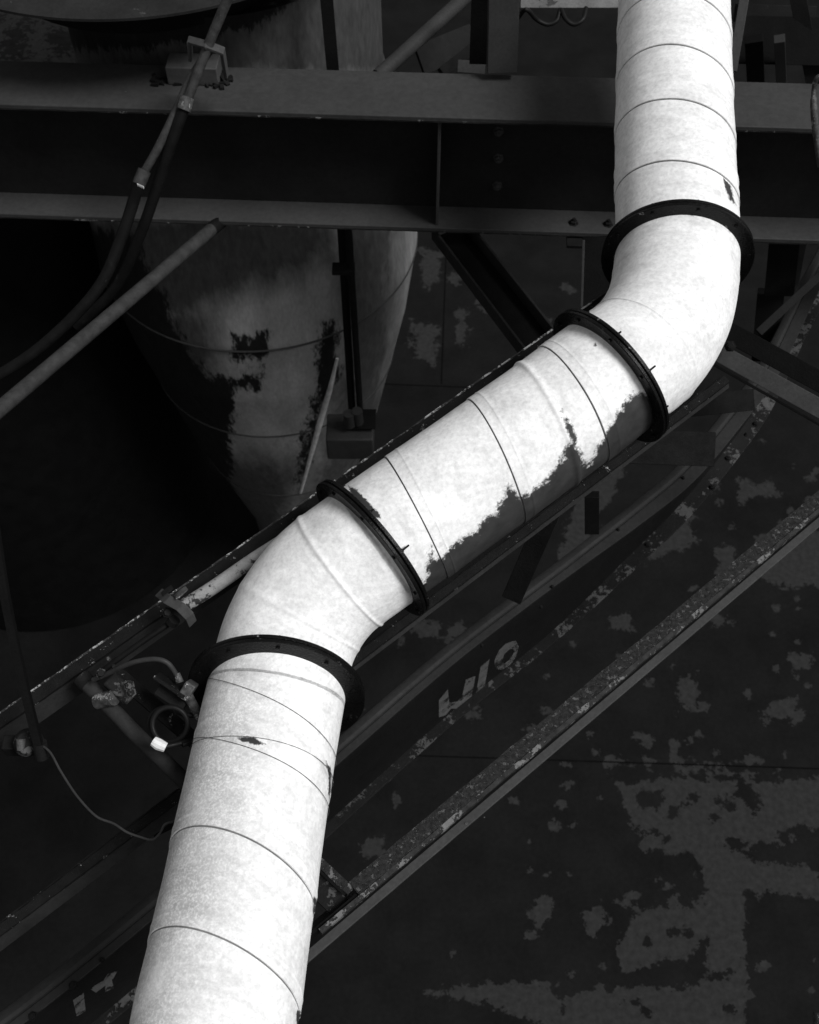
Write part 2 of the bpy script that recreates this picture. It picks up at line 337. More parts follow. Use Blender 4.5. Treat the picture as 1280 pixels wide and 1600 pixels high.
def duct_part(name, ua, ub, label=None, ends=False):
    idx = [i for i, u in enumerate(us) if ua <= u <= ub]
    ul = [us[i] for i in idx]; extra = []
    for s in uS:
        if ua+0.01 < s < ub-0.01: extra += [s-0.003, s-0.0010, s+0.0008, s+0.0025, s+0.034, s+0.038, s+0.042]
    for s, _, wd in uB:
        if ua+0.01 < s < ub-0.01: extra += [s+k*wd*0.4 for k in range(-5, 6)]
    ul = sorted(set([ua, ub]+[u for u in ul if all(abs(u-e) > 0.0012 for e in extra)]+extra))
    un = np.array(us); cn = np.array(cl)
    vs = []; seam = []; A3 = []
    for u in ul:
        c = Vector([np.interp(u, un, cn[:, k]) for k in range(3)])
        c2 = Vector([np.interp(u+0.02, un, cn[:, k]) for k in range(3)]); c1 = Vector([np.interp(u-0.02, un, cn[:, k]) for k in range(3)])
        t = (c2-c1).normalized(); sd = t.cross(Z).normalized(); up = sd.cross(t)
        r = RAD; se = -0.5
        for s in uS:
            d = u-s
            if abs(d) < 0.0013: r -= 0.004; se = 0.5
            elif 0 < d < 0.16: r += 0.0034*(1-d/0.16) + 0.0014*math.exp(-((d-0.038)/0.003)**2)
        for s, hgt, wd in uB: r += hgt*math.exp(-((u-s)/wd)**2)
        sk, sv = skew(u)
        if ends: r -= 0.004*max(0, 1-min(u-ua, ub-u)/0.03)
        for k in range(NS):
            q = 2*math.pi*k/NS; cs, sn = math.cos(q), math.sin(q)
            wob = 1+0.003*math.sin(3*q+u*5)+0.002*math.sin(5*q-u*11)+0.0018*math.sin(9*q+u*23)*math.sin(u*17)
            vs.append(c + sd*(r*wob*cs) + up*(r*wob*sn) - t*(sk*RAD*cs) + t*(sv*RAD*sn)); seam.append(se)
            A3.append((u, cs, sn, max(0.0, min(1.0, (0.45-cs)*1.2))*max(0.0, min(1.0, (uFs[0]+0.25-u)*3))+0.12))
    m = MB(); n = NS; m.v = vs; L = len(ul)
    m.f = [(i*n+k, i*n+(k+1) % n, (i+1)*n+(k+1) % n, (i+1)*n+k) for i in range(L-1) for k in range(n)]
    pp, _ = proj([tuple(v) for v in vs])
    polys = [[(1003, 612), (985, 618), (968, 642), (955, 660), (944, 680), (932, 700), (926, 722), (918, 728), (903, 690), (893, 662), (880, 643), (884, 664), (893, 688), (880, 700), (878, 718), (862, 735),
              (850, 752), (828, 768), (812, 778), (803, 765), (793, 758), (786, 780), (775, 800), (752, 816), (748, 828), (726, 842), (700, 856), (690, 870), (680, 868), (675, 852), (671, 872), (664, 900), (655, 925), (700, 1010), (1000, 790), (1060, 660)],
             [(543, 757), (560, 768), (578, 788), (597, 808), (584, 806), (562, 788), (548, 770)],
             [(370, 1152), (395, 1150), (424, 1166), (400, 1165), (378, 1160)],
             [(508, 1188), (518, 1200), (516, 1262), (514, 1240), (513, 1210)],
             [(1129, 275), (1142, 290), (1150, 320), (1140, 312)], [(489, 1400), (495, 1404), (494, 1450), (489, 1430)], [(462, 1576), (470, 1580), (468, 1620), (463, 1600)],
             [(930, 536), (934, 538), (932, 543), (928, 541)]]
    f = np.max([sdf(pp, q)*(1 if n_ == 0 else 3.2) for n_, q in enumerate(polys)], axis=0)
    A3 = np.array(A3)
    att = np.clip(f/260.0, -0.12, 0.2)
    return tag(m.build(name, M['duct'], root, attrs={'bare_shade': att, 'seam': seam, 'uu': A3[:, 0], 'cq': A3[:, 1], 'sq': A3[:, 2], 'spk': A3[:, 3]}), label)
cuts = [us[0]]+uFs+[us[-1]]
duct_part('pipe_section', cuts[0], cuts[1]-0.004, 'nearest white section, speckled grey down its left side')
duct_part('elbow', cuts[1]-0.05, cuts[2]+0.05, ends=True)
duct_part('pipe_section', cuts[2]+0.004, cuts[3]-0.004, 'slanting middle section with paint peeled off its lower edge')
duct_part('elbow', cuts[3]-0.05, cuts[4]+0.05, ends=True)
duct_part('pipe_section', cuts[4]+0.004, cuts[5]-0.004)
# flanges: (centre px, depth, major-axis direction deg, ratio, outer radius, bolts)
un = np.array(us); cn = np.array(cl)
def at_u(u): return Vector([np.interp(u, un, cn[:, k]) for k in range(3)])
FL = [(uFs[0], 0.282, (0.17, -0.985), 0.58), (uFs[1], 0.272, (0.76, -0.65), 0.33), (uFs[2], 0.268, (0.77, -0.64), 0.36), (uFs[3], 0.268, (-0.03, -1.0), 0.70)]
for i, (u, ro, mdir, ratio) in enumerate(FL):
    c = at_u(u); t = (at_u(u+0.03)-at_u(u-0.03)).normalized()
    rr = (c-CAM).normalized(); md = (X*mdir[0]+UP*(-mdir[1])); md = (md - rr*md.dot(rr)).normalized()
    nrm = (md*math.sqrt(1-ratio**2)+rr*ratio).normalized()
    bl = 0.1 if i == 0 else 0.4; nrm = (nrm*(1-bl)+t*bl).normalized()
    m = MB(); m.ring(c-nrm*0.0085, nrm, RAD-0.012, ro, 0.013); m.ring(c+nrm*0.0085, nrm, RAD-0.012, ro-0.002, 0.013)
    fo = m.build('flange', M['flange'], root)
    sd = nrm.cross(Z).normalized(); up = sd.cross(nrm)
    nb = 10
    for k in range(nb):
        q = 2*math.pi*(k+0.35)/nb; d = sd*math.cos(q)+up*math.sin(q); b = MB()
        p = c+d*(0.5*(RAD+ro)+0.003)
        e1 = 0.010+(0.014 if i in (1, 2) and k % 3 == 1 else 0); b.rod([p+nrm*a for a in (-0.021, -0.0205, -0.0155, -0.015, 0.015, 0.0155, 0.021, 0.0215, 0.0215+e1)], [0.004, 0.0065, 0.0065, 0.004, 0.004, 0.0065, 0.0065, 0.0035, 0.003], 8)
        b.build('bolt', M['flange'], fo)
# tie wires round the lower section
for (uc, sk2, nme) in ((u_at(403, 1196), 0.10, 0), (u_at(405, 1215), 0.36, 1), (u_at(425, 1128), 0.45, 2)):
    pts = []
    for k in range(97):
        q = 2*math.pi*k/96; uu = uc - sk2*RAD*math.cos(q) + 0.01*math.sin(2*q); c = at_u(uu); t = (at_u(uu+0.02)-at_u(uu-0.02)).normalized(); sd = t.cross(Z).normalized(); up = sd.cross(t)
        pts.append(c+sd*math.cos(q)*(RAD+0.0035)+up*math.sin(q)*(RAD+0.0035))
    b = MB(); b.rod(pts, 0.0009, 6); b.build('tie_wire', M['zinc'], root)

# ================================================================== MAIN GIRDER
GH = -2.98
fa, fb = WZ(0, 163, GH), WZ(1280, 201, GH); gd = (fb-fa).normalized(); gs = gd.cross(Z)   # gs points to the camera side
ba, bb = WZ(0, 94, GH), WZ(1280, 131, GH)
gw = ((fa-ba).dot(gs)+(fb-bb).dot(gs))/2
mid = (fa+fb)/2; bot = WY(640, 361, WZ(640, 182, GH).y - CAM.y); gh = (mid.z-bot.z)
fa = fa-gd*1.2; fb = fb+gd*1.2; L = (fb-fa).length; gm = (fa+fb)/2 - gs*(gw/2)
g = thing('girder', gm-Z*gh, 'wide grey steel girder running level across the top behind the white duct', 'girder')
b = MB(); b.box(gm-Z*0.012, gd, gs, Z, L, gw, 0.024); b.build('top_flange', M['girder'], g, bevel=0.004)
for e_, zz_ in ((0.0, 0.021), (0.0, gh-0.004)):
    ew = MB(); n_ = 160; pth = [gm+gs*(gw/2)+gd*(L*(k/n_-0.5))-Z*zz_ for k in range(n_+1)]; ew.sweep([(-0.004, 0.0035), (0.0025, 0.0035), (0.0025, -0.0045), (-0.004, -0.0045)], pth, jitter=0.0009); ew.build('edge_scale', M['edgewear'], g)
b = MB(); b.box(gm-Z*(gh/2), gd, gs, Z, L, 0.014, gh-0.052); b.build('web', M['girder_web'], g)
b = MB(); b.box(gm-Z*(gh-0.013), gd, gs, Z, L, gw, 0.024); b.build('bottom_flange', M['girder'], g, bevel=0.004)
b = MB(); sp = WZ(687, 183, GH); sx = (sp-gm).dot(gd)
b.box(gm+gd*sx+gs*(gw/4-0.004)-Z*(gh/2), gd, gs, Z, 0.014, gw/2-0.03, gh-0.056); b.build('stiffener', M['girder'], g, bevel=0.002)
wy = (gm+gs*0.008).y
for px, py in ((779, 205), (779, 247), (777, 290)):
    r = ray(px, py); n_ = gs; t = (gm+gs*0.007-CAM).dot(n_)/r.dot(n_); p = CAM+r*t
    b = MB(); b.bolt(p, gs, 0.019, 0.018, True, 0.008); b.build('bolt', M['girder'], g)
for px, py in ((896, 349), (950, 351)):
    p = WZ(px, py, (gm.z-gh+0.024)-CAM.z+0.0); b = MB(); b.bolt(p, Z, 0.019, 0.016, True, 0.012); b.build('bolt', M['dark'], g)
# gusset plate below the bottom flange
p = WZ(912, 376, gm.z-gh-0.02-CAM.z); b = MB(); b.box(p, gd, gs, Z, 0.17, 0.10, 0.018); b.build('gusset_plate', M['dark'], g, bevel=0.002)

# ================================================================== generic steel members
def section(name, label, cat, path, parts, group=None, base=None):
    """parts: (part name, [s0,s1,h0,h1] rectangle or a profile list, material, bevel)"""
    t = thing(name, base or path[0], label, cat, group)
    for nme, rc, m, bv in parts:
        prof = rc if isinstance(rc[0], tuple) else [(rc[0], rc[2]), (rc[1], rc[2]), (rc[1], rc[3]), (rc[0], rc[3])]
        b = MB(); b.sweep(prof, path); b.build(nme, m, t, bevel=bv)
    return t
# --- straight I-beam, lower right
H5 = -3.5
p5 = [WZ(545, 1378, H5), WZ(1280, 766, H5)]; d5 = (p5[1]-p5[0]).normalized(); s5 = d5.cross(Z)
p5 = [p5[0], p5[1]+d5*0.8]
p5r, _ = resample(p5, 0.05)
b5 = thing('channel_beam', p5[0]-Z*0.2, 'straight steel beam at lower right with gritty top and white scratches along its lip', 'beam')
b = MB(); b.sweep([(0, 0), (0.052, 0), (0.052, -0.010), (0, -0.010)], p5r, jitter=0.0012); b.build('top_flange', M['grain'], b5)
b = MB(); b.sweep([(0.053, 0.001), (0.068, -0.005), (0.068, -0.024), (0.053, -0.016)], [p5[0]-d5*0.16]+p5r, jitter=0.0014); b.build('lip', M['lip'], b5)
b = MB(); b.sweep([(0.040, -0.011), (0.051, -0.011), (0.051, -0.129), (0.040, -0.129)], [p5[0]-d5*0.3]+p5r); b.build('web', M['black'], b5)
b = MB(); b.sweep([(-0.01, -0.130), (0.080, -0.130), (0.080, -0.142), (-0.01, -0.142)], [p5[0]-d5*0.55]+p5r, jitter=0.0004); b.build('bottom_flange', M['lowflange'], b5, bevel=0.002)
for px, py in ((729, 1287), (757, 1277)):
    e = MB(); e.rod([WZ(px, py, H5-0.1302), WZ(px, py, H5-0.127)], 0.005 if px == 729 else 0.0025, 9); e.build('paint_fleck', M['zinc'], b5)
# broken end plates of that beam
e = MB(); a, c = WZ(497, 1345, H5-0.01), WZ(543, 1388, H5-0.01); dd = (c-a).normalized()
e.box((a+c)/2, dd, dd.cross(Z), Z, 0.16, 0.030, 0.014); e.build('end_plate', M['lip'], b5, bevel=0.002)
e = MB(); a = WZ(512, 1400, H5-0.06); e.box(a, dd, dd.cross(Z), Z, 0.14, 0.07, 0.012); e.build('splice_plate', M['peeled'], b5, bevel=0.002)

# --- curved beam with painted letters
H4 = -4.25
c4 = [(-90, 1645), (0, 1580), (97, 1506), (240, 1390), (400, 1262), (542, 1139), (700, 1005), (880, 869), (987, 786), (1062, 722), (1137, 634), (1178, 580), (1207, 527), (1242, 455), (1285, 375), (1330, 280)]
P4, _ = resample(catmull([WZ(x, y, H4) for x, y in c4], 8), 0.04)
b4 = thing('curved_beam', P4[0]-Z*0.35, 'long curved dark beam with U10 painted on its side, bending up to the right edge', 'beam')
b = MB(); b.sweep([(0, -0.01), (0.006, 0.004), (0.02, 0.012), (0.038, 0.012), (0.050, 0.004), (0.053, -0.004), (0.053, -0.03), (0, -0.03)], P4); b.build('top_chord', M['curve'], b4)
_x4 = proj(P4)[0][:, 0]
def h4(i): t = min(1.0, max(0.0, (_x4[i]-820)/260)); t = t*t*(3-2*t); return 0.57-0.27*t, 0.086+0.030*t
b = MB(); b.sweep(lambda i: [(0.054, -0.008), (h4(i)[1], -0.012), (h4(i)[1], -0.024), (0.054, -0.020)], P4); b.build('top_flange', M['curve'], b4, bevel=0.002)
b = MB(); b.sweep(lambda i: [(0.060, -0.031), (0.072, -0.031), (0.072, -h4(i)[0]), (0.060, -h4(i)[0])], P4); b.build('web', M['curveweb'], b4)
b = MB(); b.sweep(lambda i: [(0.01, -h4(i)[0]-0.001), (h4(i)[1]+0.034, -h4(i)[0]-0.001), (h4(i)[1]+0.034, -h4(i)[0]-0.015), (0.01, -h4(i)[0]-0.015)], P4); b.build('bottom_flange', M['peeled'], b4, bevel=0.002)
def on4(px, py, hh, s):   # nearest path param for a pixel on flange plane
    p = WZ(px, py, H4+hh); i = min(range(1, len(P4)-1), key=lambda k: (P4[k]-p).length); d = (P4[i+1]-P4[i-1]).normalized(); sd = d.cross(Z); return P4[i], d, sd
for px, py in ((753, 1010), (845, 950), (863, 918), (966, 829), (1012, 852), (1112, 762), (1137, 717), (1180, 663), (1165, 680), (1067, 748), (52, 1588), (115, 1540), (160, 1500)):
    p = WZ(px, py, H4-0.012); b = MB(); b.bolt(p, Z, 0.013 if px in (1012, 1112, 1137, 1180, 115, 52) else 0.007, 0.012, px > 1000 or px < 200, 0.004); b.build('bolt', M['dark'], b4)
def web_point(px, py):
    """on the curved beam's web face"""
    r = ray(px, py); best = None
    for i in range(1, len(P4)-1):
        d = (P4[i+1]-P4[i-1]).normalized(); sd = d.cross(Z); f = P4[i]+sd*0.0735
        t = (f-CAM).dot(sd)/r.dot(sd); q = CAM+r*t
        e_ = abs((q-f).dot(d))
        if best is None or e_ < best[0]: best = (e_, q, sd)
    return best[1], best[2]
glyphs = {'U': [[(686, 1094), (700, 1077), (702, 1098), (715, 1096), (722, 1088), (728, 1062), (743, 1056), (737, 1092), (722, 1108), (705, 1107), (697, 1117), (686, 1121)]],
          '1': [[(751, 1042), (765, 1030), (757, 1074), (744, 1083)]],
          '0': [[(772, 1035), (778, 1018), (792, 1004), (806, 1001), (811, 1010), (806, 1028), (796, 1040), (784, 1047), (775, 1045)]],
          'first stroke': [[(114, 1563), (131, 1551), (134, 1580), (120, 1588)]],
          'crossbar': [[(142, 1546), (148, 1540), (162, 1532), (168, 1522), (184, 1516), (178, 1528), (175, 1531), (178, 1545), (164, 1550), (165, 1540), (150, 1551)]]}
hole0 = [(784, 1034), (788, 1022), (797, 1014), (803, 1014), (802, 1022), (796, 1031), (788, 1037)]
for k, ps in glyphs.items():
    b = MB()
    for poly in ps:
        pts = []; sdn = None
        for (px, py) in poly: q, sdn = web_point(px, py); pts.append(q)
        if k == '0':
            hp = [web_point(*h)[0] for h in hole0]; n0 = len(pts); n1 = len(hp)
            # annulus: bridge the outer outline to the counter
            cen = sum(hp, Vector())/n1
            out = pts; K = 24; ax = (out[4]-cen).normalized(); ay = sdn.cross(ax).normalized()
            def rad(poly_, ang):
                dirv = ax*math.cos(ang)+ay*math.sin(ang); nn = sdn.cross(dirv); best = 0.01
                for i in range(len(poly_)):
                    a_, c_ = poly_[i]-cen, poly_[(i+1) % len(poly_)]-cen; da, dc = a_.dot(nn), c_.dot(nn)
                    if da*dc <= 0 and da != dc:
                        q = a_.lerp(c_, da/(da-dc)); 
                        if q.dot(dirv) > 0: best = max(best, q.dot(dirv))
                return best
            vs = []
            for j in range(K):
                an = 2*math.pi*j/K; dv = ax*math.cos(an)+ay*math.sin(an); vs += [cen+dv*rad(out, an), cen+dv*rad(hp, an)]
            b.add(vs, [(2*j, 2*((j+1) % K), 2*((j+1) % K)+1, 2*j+1) for j in range(K)])
        else: b.add(pts, [tuple(range(len(pts)))])
    b.build('painted_letter', M['letter'], b4, smooth=False)

# --- two ledger rails carrying the duct
def rail(name, label, A, Bp, sa, sb, flip, WT=0.046, HT=0.10):
    p, q = W(*A), W(*Bp); d = (q-p).normalized(); path, _ = resample([p-d*sa, q+d*sb], 0.03)
    t = thing(name, path[0], label, 'rail')
    b = MB(); b.sweep([(0, 0), (0.006, 0.001), (0.006, -0.008), (0, -0.008)], path, jitter=0.0014); b.build('edge', M['chalk' if not flip else 'tooth'], t)
    b = MB(); b.sweep([(0.007, -0.001), (WT, -0.010), (WT, -0.022), (0.007, -0.012)], path, jitter=0.001); b.build('top_leg', M['tooth'], t)
    b = MB(); b.sweep([(WT-0.012, -0.024), (WT-0.002, -0.024), (WT+0.004, -0.024-HT), (WT-0.006, -0.024-HT)], path); b.build('side_leg', M['rail'], t, bevel=0.001)
    return t, d, path
railA, dA, PA = rail('support_rail', 'black flaking support rail along the upper left side of the slanting duct section', (0, 1112, 3.60), (865, 512, 3.98), 0.4, 0.25, False)
railB, dB, PB = rail('support_rail', 'dark toothed support rail along the lower right side of the slanting duct section', (420, 1120, 3.70), (1130, 585, 4.05), 0.0, 0.0, True, 0.034, 0.022)
rail('support_rail', 'dark rail with a grey side at the lower left edge, below the loose wire', (0, 1440, 3.55), (330, 1192, 3.70), 0.4, 0.0, True, 0.036, 0.085)

# --- diagonal braces below the girder
def channel(name, label, A, Bp, wdt, dep, mats, group=None, cat='brace', roll=0.0):
    """channel open to the camera, from pixel A=(x,y,z) to B"""
    p, q = W(*A), W(*Bp); d = (q-p).normalized(); vr = ((p+q)/2-CAM).normalized(); upv = -(vr - d*vr.dot(d)).normalized()
    if roll: upv = Matrix.Rotation(roll, 3, d) @ upv
    t = thing(name, q, label, cat, group); path = [p, q]
    for nme, prof, m in (('web', [(-wdt/2+0.013, -dep), (wdt/2-0.013, -dep), (wdt/2-0.013, -dep-0.01), (-wdt/2+0.013, -dep-0.01)], mats[0]),
                         ('flange', [(-wdt/2, 0), (-wdt/2+0.012, 0), (-wdt/2+0.012, -dep-0.01), (-wdt/2, -dep-0.01)], mats[1]),
                         ('flange', [(wdt/2-0.012, 0), (wdt/2, 0), (wdt/2, -dep-0.01), (wdt/2-0.012, -dep-0.01)], mats[1])):
        b = MB(); b.sweep(prof, path, up=upv); b.build(nme, m, t, bevel=0.002)
    return t
channel('diagonal_brace', 'dark channel brace dropping from the girder to the duct, left of the upper flanges', (700, 345, 5.5), (868, 560, 4.9), 0.19, 0.07, (M['black'], M['curve']), roll=R(-28))
t = thing('diagonal_brace', W(1330, 660, 4.5), 'brace with grey lower face falling from the upper elbow to the right edge', 'brace')
for nme, A_, B_, wd_, th_, m_ in (('upper_leg', (1085, 490, 4.70), (1335, 625, 4.50), 0.085, 0.02, 'black'), ('lower_leg', (1085, 530, 4.66), (1335, 668, 4.46), 0.075, 0.014, 'lowflange'), ('edge_lip', (1085, 552, 4.67), (1335, 694, 4.47), 0.012, 0.03, 'black')):
    p, q = W(*A_), W(*B_); d = (q-p).normalized(); u = -ray(1210, 580); u = (u-d*u.dot(d)).normalized(); b = MB(); b.box((p+q)/2, d, d.cross(u), u, (q-p).length, wd_, th_); b.build(nme, M[m_], t, bevel=0.002)
b = MB(); b.bolt(W(1141, 541, 4.55), -ray(1141, 541), 0.018, 0.014, True, 0.006)
tag(b.build('bolt', M['dark'], base=W(1141, 541, 4.55)), 'single bolt head at the elbow end of the right diagonal brace', 'bolt')

def bar(name, label, cat, A, Bp, wd, th, m, upv=None, bevel=0.002, group=None):
    p, q = W(*A), W(*Bp); d = (q-p).normalized(); vr = ((p+q)/2-CAM).normalized(); u = upv or -(vr-d*vr.dot(d)).normalized(); s = d.cross(u).normalized(); u = s.cross(d)
    b = MB(); b.box((p+q)/2-p*0, d, s, u, (q-p).length, wd, th); o = b.build(name, m, base=q, bevel=bevel); return tag(o, label, cat, group)
bar('flat_brace', 'thin flat brace crossing up to the right edge beside the curved beam', 'brace', (1185, 520, 5.3), (1330, 385, 5.7), 0.04, 0.012, M['curveweb'])
bar('flat_strut', 'dark flat leg below the slanting duct, standing between duct and curved beam', 'support', (868, 780, 4.2), (800, 935, 4.6), 0.085, 0.03, M['dark'])
bar('cross_beam', 'black cross beam below the duct, just right of the second flange from the top', 'beam', (905, 694, 4.7), (1110, 702, 4.8), 0.15, 0.1, M['black'])
bar('cross_beam', 'grey cross beam just above the black one beside the upper elbow', 'beam', (1020, 640, 4.9), (1170, 625, 5.1), 0.10, 0.08, M['black'])
bar('angle_bracket', 'small dark angle bracket beneath the lower edge of the slanting duct', 'bracket', (875, 765, 4.25), (955, 712, 4.35), 0.06, 0.05, M['black'])
bar('angle_bracket', 'short dark bracket standing on the curved beam near the support leg', 'bracket', (925, 772, 4.5), (925, 830, 4.6), 0.06, 0.05, M['black'])
bar('hanger_post', 'dark hanger post below the girder, left of the topmost flange', 'post', (935, 370, 5.2), (935, 480, 5.3), 0.15, 0.08, M['black'])
bar('thin_hanger', 'thin pale flat beside the dark hanger post under the girder', 'bar', (912, 375, 5.15), (909, 480, 5.25), 0.012, 0.03, M['post'])
bar('column', 'dark column hanging under the girder right of the topmost flange', 'post', (1226, 375, 5.6), (1218, 455, 5.8), 0.15, 0.1, M['black'])
bar('column', 'dark column standing behind the right diagonal brace', 'post', (1205, 455, 5.9), (1195, 560, 6.1), 0.14, 0.1, M['black'])
bar('thin_post', 'narrow grey post under the girder near the right edge', 'post', (1256, 375, 5.6), (1240, 460, 5.8), 0.035, 0.03, M['post'])

# ================================================================== HOPPER AND VESSELS
hx, hy = -1.0, 5.65
prof = [(0.30, CAM.z-2.95), (0.78, CAM.z-2.90), (0.84, CAM.z-2.84), (0.85, CAM.z-3.6), (1.02, CAM.z-4.3), (1.05, CAM.z-4.85), (0.98, CAM.z-5.4), (0.74, CAM.z-6.6), (0.40, CAM.z-7.9), (0.36, 0.01)]
pr = []
for (r0, h0), (r1, h1) in zip(prof, prof[1:]):
    n = max(2, int(abs(h1-h0)/0.04))
    for i in range(n): pr.append((r0+(r1-r0)*i/n, h0+(h1-h0)*i/n))
pr.append(prof[-1])
hop = thing('hopper', (hx, hy, 0), 'pale streaked conical hopper behind the girder and left of the slanting duct', 'hopper')
m = MB(); m.lathe((hx, hy, 0), pr, 220); pp, _ = proj([tuple(v) for v in m.v])
shade_stain = [[(-200, 300), (215, 370), (245, 440), (300, 560), (345, 600), (370, 590), (362, 680), (362, 770), (345, 830), (330, 900), (300, 1000), (-200, 1200)],  # shade over the left side, painted near-black
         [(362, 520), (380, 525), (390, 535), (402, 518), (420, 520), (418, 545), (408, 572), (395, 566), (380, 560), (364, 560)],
         [(500, 500), (526, 500), (528, 580), (500, 650), (478, 740), (460, 770), (470, 700), (495, 600)],  # painted shadow band beside the weld strip
         [(-50, 40), (60, 72), (150, 77), (230, 75), (300, 68), (400, 40), (490, -20), (-50, -40)],  # painted shade in the gap under the lid
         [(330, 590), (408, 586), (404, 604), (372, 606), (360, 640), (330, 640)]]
f = np.max([sdf(pp, s) for s in shade_stain], axis=0)
half_tone = [[(-100, 330), (345, 330), (520, 330), (520, 400), (470, 430), (330, 480), (300, 500), (-100, 500)], [(532, 300), (640, 300), (600, 700), (480, 900), (440, 900), (530, 560)],  # areas of darker tone at top, left, right and foot
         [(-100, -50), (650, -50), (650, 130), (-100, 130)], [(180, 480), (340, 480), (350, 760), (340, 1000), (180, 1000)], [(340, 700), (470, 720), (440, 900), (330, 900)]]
fg = np.max([sdf(pp, s) for s in half_tone], axis=0)
m.build('shell', M['hopper'], hop, attrs={'bare_shade': np.clip(f/130.0, -0.35, 0.5), 'half_tone': np.clip(fg/120.0, -0.35, 0.5)})
for hh, rr in ((CAM.z-4.87, 1.052), (CAM.z-5.9, 0.884), (CAM.z-6.9, 0.665)):
    b = MB(); n = 120; b.lathe((hx, hy, 0), [(rr-0.006, hh-0.01), (rr+0.003, hh-0.003), (rr+0.003, hh+0.003), (rr-0.006, hh+0.012)], n); b.build('hoop_seam', M['post'], hop)
def on_hopper(px, py, off=0.01):
    r = ray(px, py); t = 3.5
    while t < 12:
        q = CAM+r*t; h = q.z; rad_ = np.interp(h, [p[1] for p in reversed(prof)], [p[0] for p in reversed(prof)])
        if math.hypot(q.x-hx, q.y-hy) < rad_+off: return q
        t += 0.01
    return W(px, py, 9)
b = MB(); b.rod([on_hopper(*p) for p in ((527, 560), (515, 610), (500, 660), (485, 715), (470, 770))], [0.010, 0.018, 0.022, 0.016, 0.010], 8); b.build('weld_strip', M['hopperseam'], hop)

vz = CAM.z-2.55; p0 = WZ(150, 30, -2.55); Rv = 1.2; vc = Vector((p0.x, p0.y+Rv, 0))
ves = thing('tank_top', (vc.x, vc.y, vz-0.3), 'dark round lid with a pale worn rim filling the upper left corner', 'tank')
b = MB(); b.lathe(vc, [(0, vz+0.06), (Rv*0.86, vz+0.045), (Rv-0.04, vz+0.012), (Rv, vz), (Rv, vz-0.012), (Rv-0.02, vz-0.016), (0.5*Rv, vz-0.018)], 240); b.build('cover', M['vessel'], ves)
b = MB(); b.lathe(vc, [(Rv-0.42, vz-0.02), (Rv-0.42, vz-0.32)], 160); b.build('neck', M['black'], ves)

dt = thing('shadow_tank', (-3.35, 6.1, 0), 'added near-black tank standing in for the shadow at the left edge under the girder', 'tank')  # added black mass that stands in for shade left of the hopper
b = MB(); b.lathe((-3.35, 6.1, 0), [(1.45, CAM.z-3.9), (1.45, 0.02)], 160); b.build('shell', M['black'], dt)  # shell of the added tank that stands in for shade
b = MB(); b.lathe((-3.35, 6.1, 0), [(0.0, CAM.z-3.80), (1.2, CAM.z-3.82), (1.47, CAM.z-3.9), (1.47, CAM.z-3.93)], 160); b.build('added_tank_cover', M['flaky'], dt)

# ================================================================== TUBES, CONDUITS, UPPER STEEL
def tube(name, label, cat, pts, r, m, group=None, n=8, seg=16, smooth=True, parent=None):
    P = [W(*p) for p in pts]; P = catmull(P, n) if (len(P) > 2 and smooth) else P
    b = MB(); b.rod(P, r, seg); o = b.build(name, m, parent, base=None if parent else P[-1])
    return tag(o, label, cat, group) if label else o
tube('brace_tube', 'plain grey tube slanting from beneath the girder down to the left edge', 'tube', [(402, 298, 5.72), (-60, 690, 4.2)], 0.032, M['tube'])
bt = bpy.data.objects['brace_tube']; b = MB(); pa_, pb_ = W(402, 298, 5.72), W(-60, 690, 4.2); b.rod([pa_.lerp(pb_, 0.10), pa_.lerp(pb_, 0.19), pa_.lerp(pb_, 0.20)], [0.0345, 0.0345, 0.033], 18); b.build('dark_end', M['darkconduit'], bt)  # darker sleeve over the upper end of the tube
cp = thing('conduit', W(360, -10, 4.5), 'forked pair of metal conduits clipped over the girder at upper left', 'conduit')
tube('upper_tube', None, None, [(368, -30, 4.40), (330, 60, 4.52), (292, 158, 4.62)], 0.021, M['conduit'], parent=cp)
tube('coupling', None, None, [(293, 152, 4.62), (287, 172, 4.63)], 0.030, M['zinc'], parent=cp)
tube('sleeve', None, None, [(289, 165, 4.63), (278, 195, 4.66), (262, 240, 4.72), (243, 300, 4.82), (218, 370, 4.95), (180, 450, 5.15), (120, 510, 5.3)], 0.0245, M['darkconduit'], parent=cp)
tube('branch_tube', None, None, [(330, 75, 4.56), (300, 120, 4.62), (272, 180, 4.66), (245, 235, 4.7), (222, 275, 4.74)], 0.018, M['conduit'], parent=cp)
tube('coupling', None, None, [(226, 266, 4.735), (217, 288, 4.745)], 0.029, M['conduit'], parent=cp)
tube('branch_sleeve', None, None, [(217, 285, 4.745), (207, 320, 4.8), (190, 370, 4.85), (160, 440, 4.9), (110, 500, 4.95), (40, 560, 5.0), (-60, 620, 5.05)], 0.026, M['darkconduit'], parent=cp)
for k in range(5):
    p = W(215+2.2*k, 287+1.0*k, 4.70); b = MB(); b.rod([p, p+Vector((0, 0, -0.012))], 0.0022, 6); b.build('thread', M['tape'], cp)
